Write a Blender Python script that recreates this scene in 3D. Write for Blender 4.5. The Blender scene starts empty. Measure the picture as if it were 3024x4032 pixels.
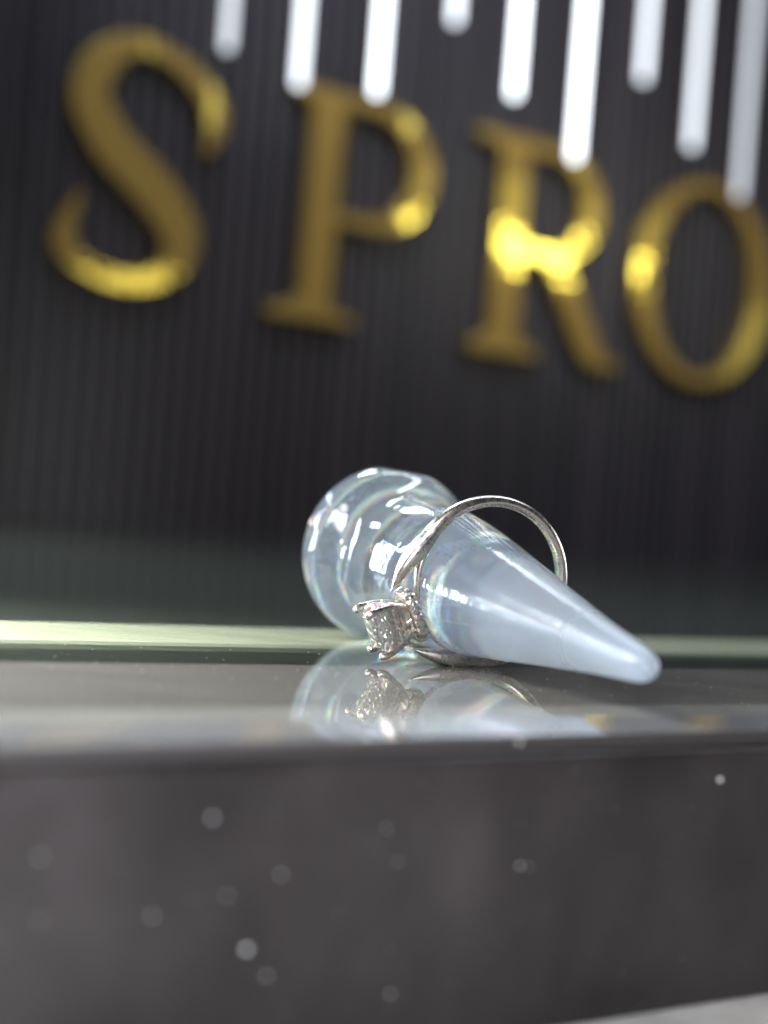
import bpy, bmesh, math, random
from mathutils import Vector, Matrix
random.seed(4)
MM = 0.001
sc = bpy.context.scene
col = sc.collection
R = math.radians

# ------------------------------------------------------------------ camera
cd = bpy.data.cameras.new('camera'); cam = bpy.data.objects.new('camera', cd); col.objects.link(cam)
roll = R(4.5)
rt = Vector((math.cos(roll), 0, math.sin(roll))); up = Vector((-math.sin(roll), 0, math.cos(roll))); bk = Vector((0, -1, 0))
m = Matrix((rt, up, bk)).transposed().to_4x4(); m.translation = Vector((0, 0, 16.8*MM))
cam.matrix_world = m
cd.sensor_fit = 'HORIZONTAL'; cd.sensor_width = 36; cd.lens = 18/math.tan(R(15))
cd.clip_start = 0.002; cd.clip_end = 30
cd.dof.use_dof = True; cd.dof.focus_distance = 0.159; cd.dof.aperture_fstop = cd.lens/4.2
sc.camera = cam

# ------------------------------------------------------------------ world + render settings
w = bpy.data.worlds.new('World'); sc.world = w; w.use_nodes = True
w.node_tree.nodes['Background'].inputs[0].default_value = (0.75, 0.82, 1.0, 1)
w.node_tree.nodes['Background'].inputs[1].default_value = 0.03
sc.view_settings.view_transform = 'Standard'; sc.view_settings.look = 'None'
sc.view_settings.exposure = 0; sc.view_settings.gamma = 1
cy = sc.cycles
cy.max_bounces = 14; cy.transmission_bounces = 12; cy.glossy_bounces = 8; cy.diffuse_bounces = 3
cy.caustics_reflective = True; cy.caustics_refractive = True; cy.blur_glossy = 0.3
cy.sample_clamp_indirect = 6; cy.use_denoising = True

def area(name, loc, target, sx, sy, power, color, spread=180):
    d = bpy.data.lights.new(name, 'AREA'); d.shape = 'RECTANGLE'; d.size = sx*MM; d.size_y = sy*MM
    d.energy = power; d.color = color; d.spread = R(spread)
    o = bpy.data.objects.new(name, d); col.objects.link(o)
    o.location = Vector(loc)*MM
    o.rotation_euler = (Vector(target)-Vector(loc)).to_track_quat('-Z', 'Y').to_euler()
    return o
# the torch beside the camera's lens
area('torch_light', (-14, 2, 31), (8, 160, 6), 5, 5, 0.195, (0.86, 0.93, 1.0))
# unseen fill added above left, so brightness falls off to the right
area('added_fill_light', (-200, 40, 260), (-30, 140, 0), 160, 160, .15, (1.0, 0.96, 0.9))
area('added_fill_light', (60, 420, 560), (150, 760, 230), 420, 200, 1.15, (0.66, 0.74, 1.0), 100)  # unseen fill added to give the wall a blue glow
# strip lights added out of view for streaks and sheen in the clear cone
area('added_light', (-210, 330, 60), (5, 180, 10), 9, 110, .3, (0.68, 0.84, 1.0))
area('added_light', (-150, 60, 200), (5, 175, 8), 220, 30, .35, (1.0, 0.93, 0.86))
area('added_light', (90, 330, 260), (10, 180, 8), 260, 30, .4, (0.8, 0.9, 1.0))
area('added_light', (220, 330, 40), (5, 180, 10), 8, 120, .3, (0.62, 0.8, 1.0))
area('added_light', (260, 250, 60), (5, 180, 10), 8, 60, .15, (1.0, .8, .6))
for p_, q_, e_, c_ in (((-300, 300, 30), (5, 55), .28, (.7, .85, 1)), ((-270, 390, 95), (4, 40), .2, (1, .72, .5)), ((-170, 430, 150), (30, 4), .25, (.65, .82, 1)),
                   ((-330, 250, 75), (4, 30), .16, (1, .95, .9)), ((-70, 470, 215), (60, 6), .3, (.8, .9, 1)), ((-240, 330, 160), (4, 50), .22, (.7, .84, 1)), ((-200, 480, 60), (5, 40), .25, (1, .8, .6))):
    area('added_small_light', p_, (8, 170, 8), q_[0], q_[1], e_*.8, c_)  # small lights added out of view for more streaks inside the cone
area('added_light', (-125, 150, 70), (-75, 140, 0), 60, 60, .24, (1, 1, .95), 75)  # added light, brightens the left end of the glass top
# shop lamps whose reflections glint in the gilt letters
YAW = 31
we = Vector((math.cos(R(YAW)), math.sin(R(YAW)), 0)); wn = Vector((math.sin(R(YAW)), -math.cos(R(YAW)), 0))
W0 = Vector((-175, 655, 0))
def wall_pt(s, z, off=0): return W0+we*s+wn*off+Vector((0, 0, z))
eye = Vector((0, 0, 16.8)); eye2 = eye-wn*2*((eye-W0).dot(wn))
def glint_lamp(s0, s1, z0, z1, k, power, color):
    q = wall_pt((s0+s1)/2, (z0+z1)/2); p = q+(q-eye2)*k
    return area('shop_lamp', p, p-wn*100, (s1-s0)*(1+k), (z1-z0)*(1+k), power, color)
glint_lamp(207, 362, 150, 204, .8, .1, (1, .97, .85))
glint_lamp(204, 362, 160, 173, .78, .6, (1, .97, .85))
glint_lamp(20, 75, 110, 120, .8, .03, (1, .95, .8))
glint_lamp(425, 460, 112, 160, .7, .02, (.9, .95, 1))

# ------------------------------------------------------------------ helpers
def obj(name, bm, mat, parent=None, smooth=False, bevel=0):
    bmesh.ops.recalc_face_normals(bm, faces=bm.faces)
    me = bpy.data.meshes.new(name); bm.to_mesh(me); bm.free()
    mats = mat if isinstance(mat, list) else [mat]
    for x in mats: me.materials.append(x)
    if smooth:
        for p in me.polygons: p.use_smooth = True
    o = bpy.data.objects.new(name, me); col.objects.link(o)
    if parent: o.parent = parent
    if bevel:
        b = o.modifiers.new('bevel', 'BEVEL'); b.width = bevel*MM; b.segments = 2; b.limit_method = 'ANGLE'
    return o
def tag(o, label=None, cat=None, group=None, kind=None):
    for k, v in (('label', label), ('category', cat), ('group', group), ('kind', kind)):
        if v: o[k] = v
    return o
def bm_grid(rings, close_u=True, cap0=False, cap1=False):
    bm = bmesh.new(); vs = [[bm.verts.new(Vector(p)*MM) for p in r] for r in rings]
    n = len(vs[0])
    for a, b in zip(vs, vs[1:]):
        for i in range(n if close_u else n-1):
            j = (i+1) % n
            bm.faces.new((a[i], a[j], b[j], b[i]))
    if cap0: bm.faces.new(vs[0])
    if cap1: bm.faces.new(vs[-1][::-1])
    return bm
def tube_bm(pts, radii, seg=12, side=None, flat=1.0):
    """swept tube through pts with rounded ends"""
    pts = [Vector(p) for p in pts]
    rings = []
    for i, p in enumerate(pts):
        t = (pts[min(i+1, len(pts)-1)]-pts[max(i-1, 0)]).normalized()
        s = side or (Vector((0, 0, 1)) if abs(t.z) < .9 else Vector((1, 0, 0)))
        a = (s-t*s.dot(t)).normalized(); b = t.cross(a)
        rings.append([p+(a*math.cos(x)+b*math.sin(x)*flat)*radii[i] for x in (2*math.pi*k/seg for k in range(seg))])
    return bm_grid(rings, True, True, True)
def capsule(p, q, r0, r1, seg=12):
    p = Vector(p); q = Vector(q); d = (q-p).normalized()
    pts, rad = [], []
    for k in range(5):
        a = math.pi/2*k/4; pts.append(p-d*r0*math.cos(a)); rad.append(max(r0*math.sin(a), r0*.05))
    for k in range(5):
        a = math.pi/2*(1-k/4); pts.append(q+d*r1*math.cos(a)); rad.append(max(r1*math.sin(a), r1*.05))
    return tube_bm(pts, rad, seg)
def box_bm(o, ex, ey, ez, a, b):
    bm = bmesh.new(); v = []
    for k in range(8):
        f = [(a, b)[(k >> i) & 1][i] for i in range(3)]
        v.append(bm.verts.new((o+ex*f[0]+ey*f[1]+ez*f[2])*MM))
    for f in ((0, 1, 3, 2), (4, 6, 7, 5), (0, 4, 5, 1), (2, 3, 7, 6), (0, 2, 6, 4), (1, 5, 7, 3)):
        bm.faces.new([v[i] for i in f])
    return bm
class NT:
    def __init__(s, name):
        s.m = bpy.data.materials.new(name); s.m.use_nodes = True; s.t = s.m.node_tree
        s.t.nodes.clear(); s.out = s.t.nodes.new('ShaderNodeOutputMaterial')
    def n(s, typ, **kw):
        x = s.t.nodes.new('ShaderNode'+typ)
        for k, v in kw.items():
            if k in ('op',): x.operation = v
            elif k == 'blend': x.data_type = 'RGBA'; x.blend_type = v
            elif k == 'attr': [setattr(x, a, b) for a, b in v.items()]
        return x
    def set(s, x, **kw):
        for k, v in kw.items():
            i = x.inputs[int(k[1:]) if k[0] == '_' and k[1:].isdigit() else k.replace('_', ' ')]
            if hasattr(v, 'is_output'): s.t.links.new(v, i)
            else: i.default_value = v
        return x
    def coord(s, scale=(1, 1, 1), which='Object', rot=(0, 0, 0)):
        c = s.n('TexCoord'); mp = s.n('Mapping'); s.t.links.new(c.outputs[which], mp.inputs[0])
        mp.inputs['Scale'].default_value = scale; mp.inputs['Rotation'].default_value = rot
        return mp.outputs[0]
    def noise(s, vec, scale, detail=4, rough=.55):
        x = s.n('TexNoise'); s.set(x, Vector=vec, Scale=scale, Detail=detail, Roughness=rough); return x.outputs['Fac']
    def ramp(s, fac, stops):
        x = s.n('ValToRGB'); s.t.links.new(fac, x.inputs[0]); e = x.color_ramp.elements
        while len(e) < len(stops): e.new(.5)
        for a, (p, c) in zip(e, stops):
            a.position = p; a.color = (c, c, c, 1) if not isinstance(c, tuple) else (*c, 1)
        return x.outputs[0]
    def bump(s, h, strength, dist):
        x = s.n('Bump'); s.set(x, Height=h, Strength=strength, Distance=dist); return x.outputs[0]
    def done(s, sh): s.t.links.new(sh, s.out.inputs[0]); return s.m
def pr(nt, **kw):
    x = nt.n('BsdfPrincipled')
    for k, v in kw.items():
        nt.set(x, **{k: v})
    return x

# ------------------------------------------------------------------ materials
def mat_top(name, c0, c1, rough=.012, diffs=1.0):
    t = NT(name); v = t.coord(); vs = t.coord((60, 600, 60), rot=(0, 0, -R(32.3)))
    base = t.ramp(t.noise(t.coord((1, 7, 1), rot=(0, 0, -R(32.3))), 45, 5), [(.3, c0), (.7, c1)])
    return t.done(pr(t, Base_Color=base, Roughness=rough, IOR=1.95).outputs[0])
band_grey = mat_top('grey_band', (.12, .117, .108), (.165, .16, .148))
band_pale = mat_top('light_grey_band', (.22, .22, .205), (.28, .28, .26))
band_dark = mat_top('dark_band', (.022, .028, .022), (.04, .05, .04))
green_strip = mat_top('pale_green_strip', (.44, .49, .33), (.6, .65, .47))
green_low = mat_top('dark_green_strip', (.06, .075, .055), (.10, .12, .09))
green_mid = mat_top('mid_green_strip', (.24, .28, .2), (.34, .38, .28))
far_dark = mat_top('far_green_band', (.045, .055, .045), (.07, .08, .066), .06)
def mat_bevel():
    t = NT('ground_glass_edge')
    st = t.coord((1, .02, 1), rot=(0, 0, -R(32.3)))
    b = t.bump(t.noise(st, 3000, 2), .12, .0001)
    return t.done(pr(t, Base_Color=(.66, .67, .70, 1), Metallic=.75, Roughness=.06, IOR=1.9, Anisotropic=.0, Normal=b).outputs[0])
bevel_m = mat_bevel()
def mat_face():
    t = NT('black_granite'); v = t.coord()
    a = t.noise(v, 60, 3, .5); a2 = t.noise(t.coord((1, 1, .45), rot=(0, R(35), 0)), 90, 2)
    mx = t.n('Mix', blend='MULTIPLY'); t.set(mx, _0=.9, _6=t.ramp(a, [(.35, (.022, .0165, .017)), (.75, (.058, .048, .049))]), _7=t.ramp(a2, [(.34, .5), (.7, 1.)]))
    r = t.ramp(t.noise(v, 300, 4), [(.3, .28), (.7, .5)])
    b = t.bump(t.noise(v, 900, 4), .15, .0002)
    return t.done(pr(t, Base_Color=mx.outputs[2], Roughness=r, Normal=b).outputs[0])
face_m = mat_face()
def simple(name, c, rough=.5, metal=0, **kw):
    t = NT(name); return t.done(pr(t, Base_Color=(*c, 1), Roughness=rough, Metallic=metal, **kw).outputs[0])
glass_edge = simple('glass_edge', (.055, .048, .047), .5)
lip_m = simple('light_edge', (.4, .38, .4), .35)
def mat_counter():
    t = NT('pale_stone'); v = t.coord()
    n = t.noise(v, 130, 8, .65)
    return t.done(pr(t, Base_Color=t.ramp(n, [(.3, (.45, .44, .43)), (.7, (.8, .78, .77))]), Roughness=.5, Normal=t.bump(n, .6, .001)).outputs[0])
counter_m = mat_counter()
def mat_wall():
    t = NT('black_fluted_panel')
    v = t.coord((1, 1, .02))
    a = t.noise(v, 55, 3, .6); b = t.noise(t.coord((1, 1, .004)), 130, 3, .7)
    c = t.ramp(b, [(.4, (.026, .022, .0235)), (.62, (.064, .054, .056))])
    mx = t.n('Mix', blend='MULTIPLY'); t.set(mx, _0=.6, _6=c, _7=t.ramp(a, [(.3, .6), (.7, 1.)]))
    return t.done(pr(t, Base_Color=mx.outputs[2], Roughness=.38).outputs[0])
wall_m = mat_wall()
def mat_gold():
    t = NT('polished_gilt'); v = t.coord()
    p1 = pr(t, Base_Color=(.42, .265, .06, 1), Metallic=.6, Roughness=.5)
    p2 = pr(t, Base_Color=(.95, .78, .12, 1), Metallic=1.0, Roughness=.05, Normal=t.bump(t.noise(v, 60, 2), .12, .003))
    mx = t.n('MixShader'); t.set(mx, _0=.22, _1=p1.outputs[0], _2=p2.outputs[0])
    return t.done(mx.outputs[0])
gold_m = mat_gold()
def mat_tube(k, s):
    t = NT('lit_tube'); e = t.n('Emission'); t.set(e, Color=k, Strength=s); return t.done(e.outputs[0])
def mat_acrylic():
    t = NT('clear_acrylic')
    v = t.coord()
    sep = t.n('SeparateXYZ'); t.set(sep, _0=v)          # local z runs along the cone, 0 at the base
    zr = t.n('MapRange'); t.set(zr, _0=sep.outputs[2], _1=.0, _2=.066, _3=0., _4=1.)
    frost = t.ramp(zr.outputs[0], [(0, .0), (.45, .08), (.66, .6), (.9, 1.)])
    at = t.n('Math', op='ARCTAN2'); t.set(at, _0=sep.outputs[1], _1=sep.outputs[0])
    rad_ = t.n('VectorMath', op='LENGTH'); cxy = t.n('CombineXYZ'); t.set(cxy, _0=sep.outputs[0], _1=sep.outputs[1]); t.set(rad_, _0=cxy.outputs[0])
    zz = t.n('Math', op='MULTIPLY_ADD'); t.set(zz, _0=rad_.outputs['Value'], _1=.8, _2=sep.outputs[2])
    cv = t.n('CombineXYZ'); am = t.n('Math', op='MULTIPLY'); t.set(am, _0=at.outputs[0], _1=.0012)
    t.set(cv, _0=am.outputs[0], _1=zz.outputs[0])
    lathe = t.noise(cv.outputs[0], 600, 4, .6)                  # turning marks that run round the cone
    cv2 = t.n('CombineXYZ'); am2 = t.n('Math', op='MULTIPLY'); t.set(am2, _0=at.outputs[0], _1=.004); t.set(cv2, _0=am2.outputs[0], _1=zz.outputs[0])
    fine_ = t.noise(cv2.outputs[0], 5200, 3, .7)
    patch = t.ramp(t.noise(v, 170, 3), [(.34, 0.), (.52, 1.)])
    lines = t.ramp(fine_, [(.54, 0.), (.72, 1.)])
    nearbase = t.ramp(zr.outputs[0], [(0, 1.), (.12, .8), (.2, .25), (.4, .1), (.6, 0.)])
    sm1 = t.n('Math', op='MULTIPLY'); t.set(sm1, _0=patch, _1=lines)
    sm2 = t.n('Math', op='MULTIPLY'); t.set(sm2, _0=sm1.outputs[0], _1=nearbase)
    smask = sm2.outputs[0]
    rr = t.n('MapRange'); t.set(rr, _0=frost, _1=0., _2=1., _3=.035, _4=.3)
    b0 = t.n('Bump'); t.set(b0, Height=lathe, Strength=.12, Distance=.0003)
    b1 = t.n('Bump'); t.set(b1, Height=t.noise(v, 300, 2), Strength=.05, Distance=.0012, Normal=b0.outputs[0]); bmp = b1.outputs[0]
    gl = []
    for c, ior in (((.97, 0, 0, 1), 1.480), ((0, .98, 0, 1), 1.491), ((0, 0, 1, 1), 1.504)):
        g = t.n('BsdfGlass'); t.set(g, Color=c, Roughness=rr.outputs[0], IOR=ior, Normal=bmp); gl.append(g)
    a1 = t.n('AddShader'); t.set(a1, _0=gl[0].outputs[0], _1=gl[1].outputs[0])
    a2 = t.n('AddShader'); t.set(a2, _0=a1.outputs[0], _1=gl[2].outputs[0])
    d = t.n('BsdfDiffuse'); t.set(d, Color=(.72, .84, 1, 1)); tr = t.n('BsdfTranslucent'); t.set(tr, Color=(.78, .87, 1, 1))
    ml = t.n('MixShader'); t.set(ml, _0=.45, _1=d.outputs[0], _2=tr.outputs[0])
    f1 = t.ramp(zr.outputs[0], [(0, .11), (.2, .08), (.42, .05), (.64, .10), (1, .18)])
    f2 = t.n('Math', op='MULTIPLY_ADD'); t.set(f2, _0=smask, _1=.4, _2=f1)
    mx = t.n('MixShader'); t.set(mx, _0=f2.outputs[0], _1=a2.outputs[0], _2=ml.outputs[0])
    return t.done(mx.outputs[0])
acrylic_m = mat_acrylic()
def mat_whitegold():
    t = NT('white_gold'); v = t.coord()
    r = t.ramp(t.noise(v, 1500, 3), [(.35, .24), (.7, .36)])
    return t.done(pr(t, Base_Color=(.74, .68, .63, 1), Metallic=1.0, Roughness=r, Normal=t.bump(t.noise(v, 2200, 2), .05, .00005)).outputs[0])
metal_m = mat_whitegold()
def mat_diamond():
    t = NT('diamond'); gl = []
    for c, ior in (((1, 0, 0, 1), 1.9), ((0, 1, 0, 1), 1.915), ((0, 0, 1, 1), 1.935)):
        g = t.n('BsdfGlass'); t.set(g, Color=c, Roughness=0.0, IOR=ior); gl.append(g)
    a1 = t.n('AddShader'); t.set(a1, _0=gl[0].outputs[0], _1=gl[1].outputs[0])
    a2 = t.n('AddShader'); t.set(a2, _0=a1.outputs[0], _1=gl[2].outputs[0])
    vo = t.n('TexVoronoi'); t.set(vo, Vector=t.coord((1, .55, 1), rot=(0, 0, R(26))), Scale=1700.0)
    vb = t.n('Bump'); t.set(vb, Height=vo.outputs['Distance'], Strength=.9, Distance=.0005)
    for q_ in gl: t.set(q_, Normal=vb.outputs[0])
    g = t.n('BsdfGlossy'); t.set(g, Color=(1, .96, .93, 1), Roughness=.16, Normal=vb.outputs[0])
    d = t.n('BsdfDiffuse'); t.set(d, Color=(.9, .84, .8, 1)); ml = t.n('MixShader'); t.set(ml, _0=.22, _1=g.outputs[0], _2=d.outputs[0])
    mx = t.n('MixShader'); t.set(mx, _0=.5, _1=a2.outputs[0], _2=ml.outputs[0])
    return t.done(mx.outputs[0])
diamond_m = mat_diamond()

# ------------------------------------------------------------------ counter, plinth, glass top, wall
dy = 32.3
de = Vector((math.cos(R(dy)), math.sin(R(dy)), 0)); dbk = Vector((-math.sin(R(dy)), math.cos(R(dy)), 0)); Z = Vector((0, 0, 1))
F0 = Vector((-5.4, 103, 0))
# glass top: cross-section swept along the front edge
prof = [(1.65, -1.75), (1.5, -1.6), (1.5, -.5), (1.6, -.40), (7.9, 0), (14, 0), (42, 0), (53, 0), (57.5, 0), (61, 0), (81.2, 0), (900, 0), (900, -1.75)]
pm = [6, 6, 6, 1, 2, 0, 3, 7, 8, 4, 5, 5, 5]  # bands across the top, each with its own base colour
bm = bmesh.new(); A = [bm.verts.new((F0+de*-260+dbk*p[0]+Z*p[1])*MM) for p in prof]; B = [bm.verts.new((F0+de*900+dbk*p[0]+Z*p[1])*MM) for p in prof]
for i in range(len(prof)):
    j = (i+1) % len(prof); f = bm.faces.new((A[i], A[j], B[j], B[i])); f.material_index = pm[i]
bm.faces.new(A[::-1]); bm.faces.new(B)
top = obj('glass_top', bm, [band_grey, bevel_m, band_pale, band_dark, green_strip, far_dark, glass_edge, green_low, green_mid])
tag(top, 'glossy glass counter top with grey and pale green colour bands under the ring and cone', 'glass top')
pl = box_bm(F0, de, dbk, Z, (-260, .5, -24.6), (900, 880, -1.78))
plinth = obj('display_plinth', pl, face_m, bevel=.5)
tag(plinth, 'dark stone plinth with dusty polished front below the glass top', 'plinth')
bm = bmesh.new()
for x, y in ((-1500, -500), (2500, -500), (2500, 3000), (-1500, 3000)): bm.verts.new(Vector((x, y, -24.6))*MM)
bm.faces.new(bm.verts[:]) if False else bm.faces.new(list(bm.verts))
tag(obj('counter_surface', bm, counter_m), kind='structure')

# wall: one sheet of narrow flutes
bm = bmesh.new(); s0, s1 = -330, 1300
pa = []; s_ = s0
while s_ < s1:
    for ds, h in ((0, 2.2), (4.4, 2.2), (4.9, -2), (8.5, -2)):
        pa.append((bm.verts.new(wall_pt(s_+ds, -24.5, h)*MM), bm.verts.new(wall_pt(s_+ds, 700, h)*MM)))
    s_ += 9
for a, b in zip(pa, pa[1:]): bm.faces.new((a[0], b[0], b[1], a[1]))
bk_ = [bm.verts.new(wall_pt(s, z, -20)*MM) for s, z in ((s0, -24.5), (s1, -24.5), (s1, 700), (s0, 700))]
bm.faces.new(bk_)
wall = obj('sign_wall', bm, wall_m)
tag(wall, 'black finely fluted wall behind the counter carrying gilt letters', 'wall')

# ------------------------------------------------------------------ letters
def arc(cx, cz, rx, rz, a0, a1, n=20, p=1.0):
    return [(cx+rx*math.cos(R(a0+(a1-a0)*i/n)), cz+rz*math.sin(R(a0+(a1-a0)*i/n))) for i in range(n+1)]
def crom(pts, n=8):
    out = []
    P = [pts[0]]+pts+[pts[-1]]
    for i in range(1, len(P)-2):
        for k in range(n):
            t = k/n; r = []
            for d in range(len(pts[0])):
                a, b, c, e = P[i-1][d], P[i][d], P[i+1][d], P[i+2][d]
                r.append(.5*((2*b)+(-a+c)*t+(2*a-5*b+4*c-e)*t*t+(-a+3*b-3*c+e)*t**3))
            out.append(tuple(r))
    out.append(tuple(pts[-1])); return out
def ribbon(pts):
    c = crom(pts); L, Rr = [], []
    for i, (x, z, wd) in enumerate(c):
        a = c[max(i-1, 0)]; b = c[min(i+1, len(c)-1)]
        dx, dz = b[0]-a[0], b[1]-a[1]; l = math.hypot(dx, dz) or 1
        L.append((x-dz/l*wd/2, z+dx/l*wd/2)); Rr.append((x+dz/l*wd/2, z-dx/l*wd/2))
    return L+Rr[::-1]
def letter(loops, label):
    cu = bpy.data.curves.new('sign_letter', 'CURVE'); cu.dimensions = '2D'; cu.fill_mode = 'BOTH'
    cu.extrude = 3.2*MM; cu.bevel_depth = .4*MM; cu.bevel_resolution = 2; cu.offset = -.6*MM
    for lp in loops:
        sp = cu.splines.new('POLY'); sp.points.add(len(lp)-1); sp.use_cyclic_u = True
        for p, (x, z) in zip(sp.points, lp): p.co = (x*MM, z*MM, 0, 1)
    tmp = bpy.data.objects.new('tmp', cu); col.objects.link(tmp)
    me = bpy.data.meshes.new_from_object(tmp.evaluated_get(bpy.context.evaluated_depsgraph_get()))
    bpy.data.objects.remove(tmp)
    me.name = 'sign_letter'; me.materials.clear(); me.materials.append(gold_m)
    o = bpy.data.objects.new('sign_letter', me); col.objects.link(o)
    M = Matrix((we, Z, wn)).transposed().to_4x4(); M.translation = wall_pt(0, 0, 6.8)*MM
    o.matrix_world = M
    tag(o, label, 'letter', 'gilt letters mounted on the black wall')
    return o
S = ribbon([(83, 182, 3), (87, 196, 10), (83, 209, 11), (66, 222, 9), (45, 226, 10), (28, 214, 16), (24, 197, 18), (36, 178, 20), (56, 162, 21), (71, 146, 20), (73, 131, 16), (62, 118.5, 10), (45, 115, 9), (28, 119, 9), (17, 128, 11), (18, 140, 7), (23, 152, 3)])
letter([S], 'gilt capital letter S, leftmost on the black wall')
P_out = [(122, 110), (172, 110), (172, 114), (159, 117), (157, 122), (157, 161)]+arc(180, 193.5, 34, 33.5, -95, 90, 22)+[(128, 228), (128, 223), (138, 220), (139, 215), (139, 124), (138, 119), (122, 115)]
P_in = arc(175, 193.5, 24, 26.5, -90, 90, 18)+[(157, 220), (157, 167)]
letter([P_out, P_in], 'gilt capital letter P, second from the left, with one yellow glint on its bowl')
R_out = [(244, 108), (288, 108), (288, 113), (277, 117), (274, 121), (274, 163), (289, 162), (320, 112), (328, 108), (346, 108), (346, 113), (336, 115), (306, 165)]+arc(292, 195.5, 36, 32.5, -62, 90, 20)+[(240, 228), (240, 223), (254, 220), (256, 215), (256, 122), (254, 117), (244, 113)]
R_in = arc(291, 195, 22, 24.5, -90, 90, 18)+[(274, 219.5), (274, 170.5)]
letter([R_out, R_in], 'gilt capital letter R with bright yellow glints across its middle')
letter([arc(409, 168, 55, 61, 0, 354, 59), arc(409, 168, 40, 54.5, 0, 354, 59)], 'gilt capital letter O, cut off by the right edge')

# ------------------------------------------------------------------ hanging light tubes
tubes = [(68, 214, 'leftmost hanging light tube, short and dim, right of the letter S', .42), (104.8, 206, 'lit tube hanging above the stem of the letter P', .8),
 (146, 211, 'lit tube hanging over the bowl of the letter P', 1.25), (186.5, 255, 'shortest lit tube, only its round end showing at the top', .8),
 (225, 227, 'lit tube ending above the left of the letter R', 1.35), (266, 203.5, 'long lit tube hanging in front of the bowl of the letter R', 1.35),
 (307.5, 253.5, 'short lit tube between the letters R and O', .7), (345, 225, 'lit tube hanging above the letter O', .66), (383, 205, 'rightmost lit tube, greyer, reaching down in front of the letter O', .38)]
cap_m = simple('tube_fitting', (.5, .5, .52), .3, .8)
for s, z, lab, k in tubes:
    o = bpy.data.objects.new('light_tube', None); col.objects.link(o); q = wall_pt(s, z, 60)
    o.location = q*MM; o.empty_display_size = .005
    tag(o, lab, 'light tube', 'lit tubes hanging in front of the sign wall')
    obj('tube', capsule((0, 0, 4.5), (0, 0, 330), 2.3, 2.3), mat_tube((.86, .92, 1.0, 1), 3.8*k), o, True)
    obj('fitting', capsule((0, 0, 332.5), (0, 0, 350), 3, 3), cap_m, o, True)
    obj('cable', capsule((0, 0, 352.5), (0, 0, 470), .6, .6, 6), cap_m, o, True)

# ------------------------------------------------------------------ acrylic cone
base_c = Vector((.3, 190, 11.55)); tip_c = Vector((25.4, 126.9, 4.5))
ax = (tip_c-base_c); Lc = ax.length-1.0; ax.normalize()
pr_ = [(0, 0), (0, 10.9), (.25, 11.25), (.9, 11.45), (2.2, 11.5), (3.6, 11.35), (5.2, 10.9), (6.8, 10.0), (8.6, 9.25), (11, 8.8), (14, 8.7), (18, 8.6), (23, 8.2), (28, 7.6), (33, 6.85), (38, 6.05), (43, 5.2), (48, 4.35), (53, 3.55), (58, 2.75), (62, 2.2), (65, 1.8), (66.5, 1.55), (67.6, 1.15), (68.2, .65), (68.4, 0)]
sc_l = Lc/68.4
fine = [pr_[0], pr_[1]]+[(a, max(b, 0)) for a, b in crom(pr_[1:], 4)][1:]
rings = []
for a, r in fine:
    rings.append([(r*math.cos(2*math.pi*k/96), r*math.sin(2*math.pi*k/96), a*sc_l) for k in range(96)])
flats = []
qm = ax.to_track_quat('Z', 'Y').to_matrix().inverted()
for ang, lim in ((9, 10.95), (-97, 11.28), (-75, 11.3), (38, 11.36)):
    d = up*math.cos(R(ang))+rt*math.sin(R(ang)); d = (d-ax*d.dot(ax)).normalized(); flats.append((qm @ d, lim))
for rg in rings:            # small worn flats on the rim of the base
    for k, p in enumerate(rg):
        if p[2] < 9:
            v_ = Vector(p)
            for d, lim in flats:
                l2 = lim+max(0, p[2]-4.5)*.2; e_ = v_.dot(d)-l2
                if e_ > 0: v_ -= d*e_
            rg[k] = tuple(v_)
bm = bm_grid(rings); bmesh.ops.remove_doubles(bm, verts=bm.verts, dist=1e-6)
bmesh.ops.dissolve_degenerate(bm, dist=1e-7, edges=bm.edges)
cone = obj('ring_cone', bm, acrylic_m, None, True)
for p in cone.data.polygons:
    if all(cone.data.vertices[v].co.z < 1e-5 for v in p.vertices): p.use_smooth = False
q = ax.to_track_quat('Z', 'Y'); cone.rotation_euler = q.to_euler(); cone.location = base_c*MM
tag(cone, 'clear acrylic ring display cone lying on its side on the glass top', 'ring cone')

# ------------------------------------------------------------------ ring
yaw = R(20); tilt = R(5)
ru = Vector((math.cos(yaw), math.sin(yaw), 0)); n0 = Vector((math.sin(yaw), -math.cos(yaw), 0))
rv = Z*math.cos(tilt)+n0*math.sin(tilt); rn = n0*math.cos(tilt)-Z*math.sin(tilt)
rc = Vector((12.5, 163, 9.95)); H = 206.5
ring = bpy.data.objects.new('diamond_ring', None); col.objects.link(ring); ring.empty_display_size = .003
M = Matrix((ru, rv, rn)).transposed().to_4x4(); M.translation = rc*MM; ring.matrix_world = M
tag(ring, 'white gold ring with a large step-cut diamond, hooked over the clear cone', 'ring')
def pol(r, a, n=0): return Vector((r*math.cos(R(a)), r*math.sin(R(a)), n))
def superring(c, er, en, tr, tn, seg=20, p=2.6):
    out = []
    for k in range(seg):
        a = 2*math.pi*k/seg; ca, sa = math.cos(a), math.sin(a)
        out.append(c+er*tr*math.copysign(abs(ca)**(2/p), ca)+en*tn*math.copysign(abs(sa)**(2/p), sa))
    return out
def sweep(fn, n): return [fn(i/n) for i in range(n+1)]
NN = Vector((0, 0, 1))
def band_ring(a, r, tr, tn): return superring(pol(r, a), pol(1, a), NN, tr, tn)
rings = [band_ring(H+58+(244)*t, 9.1, .6+.22*abs(2*t-1)**3, .82+.35*abs(2*t-1)**3) for t in [i/110 for i in range(111)]]
obj('band', bm_grid(rings, True), metal_m, ring, True)
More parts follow.
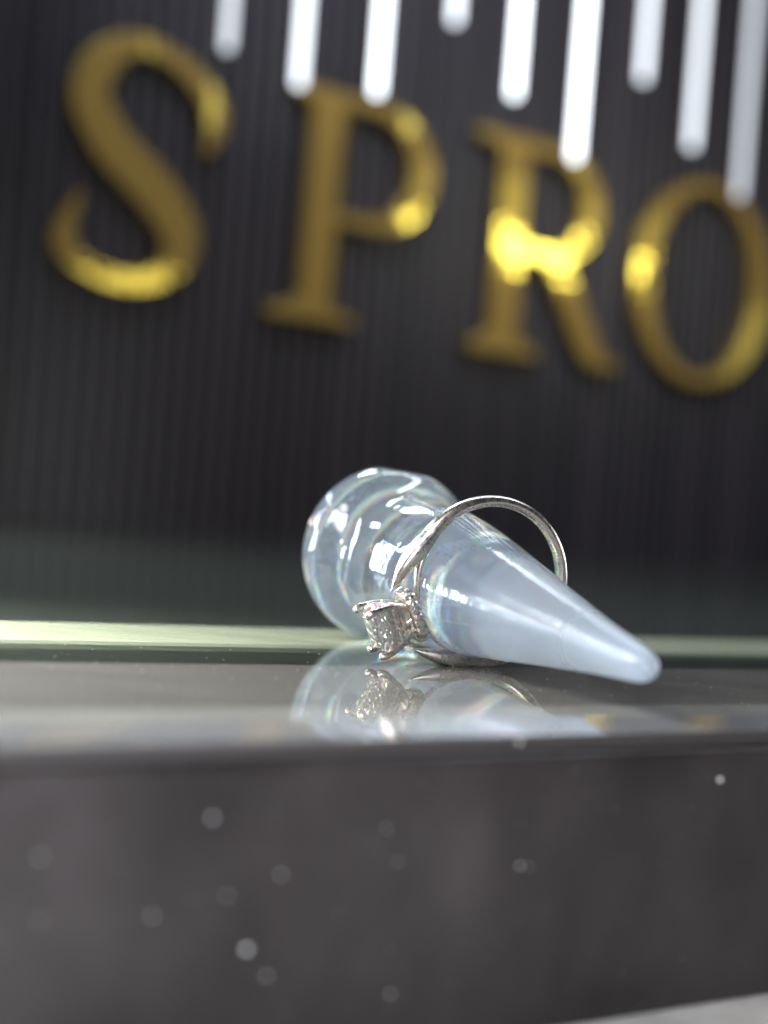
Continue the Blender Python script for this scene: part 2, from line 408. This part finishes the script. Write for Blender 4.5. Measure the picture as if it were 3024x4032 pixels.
for sg in (-1, 1):
    rr = []
    for i in range(33):
        t = i/32; dlt = 58.5-41.5*t
        r = 9.1+2.75*t**1.7
        tr = max((.82+.3*math.sin(math.pi*t))*(1-t**3.2), .1)
        tn = max((1.17+.2*math.sin(math.pi*t))*(1-t**3.2), .12)
        e2 = pol(1, H+sg*(dlt+26*t**1.2))
        rr.append(superring(pol(r, H+sg*dlt), e2, NN, tr, tn))
    obj('shoulder', bm_grid(rr, True, False, True), metal_m, ring, True)
rings = [superring(pol(8.75, H-58+116*t), pol(1, H-46+92*t), NN, .36, .6+.25*abs(2*t-1)) for t in [i/40 for i in range(41)]]
obj('bridge', bm_grid(rings, True, True, True), metal_m, ring, True)
# head frame: o + radial*r + tangent*t + axial*n
er = pol(1, H-.5); et = Vector((-er.y, er.x, 0))
def hd(r, t, n): return er*r+et*t+NN*n
def rrect(r, a, b, rad=.6, k=4):
    out = []
    for sx, sy, st in ((1, 1, 0), (-1, 1, 90), (-1, -1, 180), (1, -1, 270)):
        for i in range(k+1):
            an = R(st+90*i/k); out.append(hd(r, sx*(a-rad)+rad*math.cos(an), sy*(b-rad)+rad*math.sin(an)))
    return out
def loop_tube(path, rad, seg=8):
    n = len(path); rings = []
    c = sum(path, Vector())/n
    for i, p in enumerate(path):
        t = (path[(i+1) % n]-path[i-1]).normalized(); b = er; a = t.cross(b)
        rings.append([p+(a*math.cos(x)+b*math.sin(x))*rad for x in (2*math.pi*k/seg for k in range(seg))])
    rings.append(rings[0]); bm = bm_grid(rings); bmesh.ops.remove_doubles(bm, verts=bm.verts, dist=1e-7); return bm
halo = obj('hidden_halo', loop_tube(rrect(9.9, 2.3, 1.7, .9), .75), metal_m, ring, True)
rail = obj('basket_rail', loop_tube(rrect(12.3, 2.15, 1.75, .5), .3), metal_m, ring, True)
for st in (-1, 1):
    for sn in (-1, 1):
        p0 = hd(9.3, st*.7, sn*.6); p1 = hd(12.3, st*2.15, sn*1.7); p2 = hd(14.7, st*2.55, sn*2.1); p3 = hd(15.5, st*2.25, sn*1.85)
        c = crom([tuple(p0), tuple(p1), tuple(p2), tuple(p3)], 5)
        rad = [.36]*len(c); rad[-1] = .12; rad[-2] = .38; rad[0] = .3
        for j in range(-6, -2): rad[j] = .43
        obj('prong', tube_bm(c, rad, 12), metal_m, ring, True)
# step-cut stone
def octo(r, a, b, c):
    return [hd(r, x, y) for x, y in ((a, b-c), (a-c, b), (-a+c, b), (-a, b-c), (-a, -b+c), (-a+c, -b), (a-c, -b), (a, -b+c))]
steps = [(10.8, .8, .14, .06), (11.4, 1.35, .7, .28), (12.0, 1.85, 1.15, .4), (12.7, 2.35, 1.7, .4), (13.5, 2.85, 2.25, .42), (13.8, 2.85, 2.25, .42), (14.2, 2.6, 2.0, .4), (14.55, 2.35, 1.75, .38), (14.9, 2.05, 1.45, .34), (15.1, 1.8, 1.2, .3)]
bm = bm_grid([octo(*s) for s in steps], True, True, True)
obj('diamond', bm, diamond_m, ring)
# pave stones
def gem(rad):
    rs = [[(rad*k*math.cos(2*math.pi*i/8+o), rad*k*math.sin(2*math.pi*i/8+o), rad*z) for i in range(8)] for k, z, o in ((.08, -.75, 0), (1, 0, 0), (.6, .35, math.pi/8))]
    bm = bm_grid(rs, True, True, True); return bm
gm = gem(.36); proto = None
def place(parent, p, nrm, s=1):
    global proto
    if proto is None:
        o = proto = obj('accent_stone', gm, diamond_m, parent)
    else:
        o = proto.copy(); col.objects.link(o); o.parent = parent
    o.location = p*MM; o.rotation_euler = nrm.to_track_quat('Z', 'X').to_euler(); o.scale = (s, s, s)
ph = rrect(9.9, 2.35, 1.75, .9, 3)
def resample(path, n):
    P = path+[path[0]]; L = [0]
    for a, b in zip(P, P[1:]): L.append(L[-1]+(b-a).length)
    out = []
    for i in range(n):
        d = L[-1]*i/n
        j = max(k for k in range(len(L)) if L[k] <= d); f = (d-L[j])/max(L[j+1]-L[j], 1e-9) if j+1 < len(L) else 0
        out.append(P[j].lerp(P[min(j+1, len(P)-1)], f))
    return out
ctr = hd(9.9, 0, 0)
for row in (-.55, 0., .55):
    for p in resample(ph, 20):
        d = (p-ctr).normalized(); place(halo, p+(d*.85+er*row).normalized()*.74, (d*.85+er*row).normalized(), .95)
ctr = hd(12.3, 0, 0)
for p in resample(rrect(12.3, 2.15, 1.75, .5, 3), 22):
    d = (p-ctr).normalized(); place(rail, p+d*.28, d, .75)

# ------------------------------------------------------------------ dust
def blob(bm, c, r, sq=1.0):
    res = bmesh.ops.create_icosphere(bm, subdivisions=1, radius=1)
    for v in res['verts']:
        v.co = (c+Vector((v.co.x*r*random.uniform(.7, 1.3), v.co.y*r*random.uniform(.7, 1.3), v.co.z*r*sq)))*MM
dust_m = simple('dust', (.8, .78, .76), .8)
bm = bmesh.new()
def face_pt(u, z): return F0+de*u+dbk*.45+Z*z
def pix_face(x, y):          # measured dust positions along the plinth face
    return x, y
for u, z, r in ((-5.5, -5.5, .13), (.36, -9.9, .1), (-2, -15.1, .2), (-.2, -17.2, .1), (10.6, -19.7, .09), (22.2, -10.7, .11), (23.2, -10.85, .07), (9.1, -7, .07), (44, -4.5, .2), (21.2, -.75, .12), (-3.9, -11.1, .08), (10.4, -9.6, .07), (-17.8, -7.5, .09), (-9.5, -12.1, .09), (-17.5, -11.7, .07)):
    blob(bm, face_pt(u, z), r*1.3)
for i in range(90):
    blob(bm, face_pt(random.uniform(-22, 45), random.uniform(-24, -2)), random.choice((.02, .03, .03, .04, .05)))
for i in range(420):
    u = random.uniform(-45, 75); v = abs(random.gauss(0, 40))+7.6
    if v < 110: blob(bm, F0+de*u+dbk*v, random.choice((.02, .03, .04, .06)), .5)
tag(obj('dust', bm, dust_m), 'scattered pale dust specks on the glass top and plinth front', 'dust', kind='stuff')
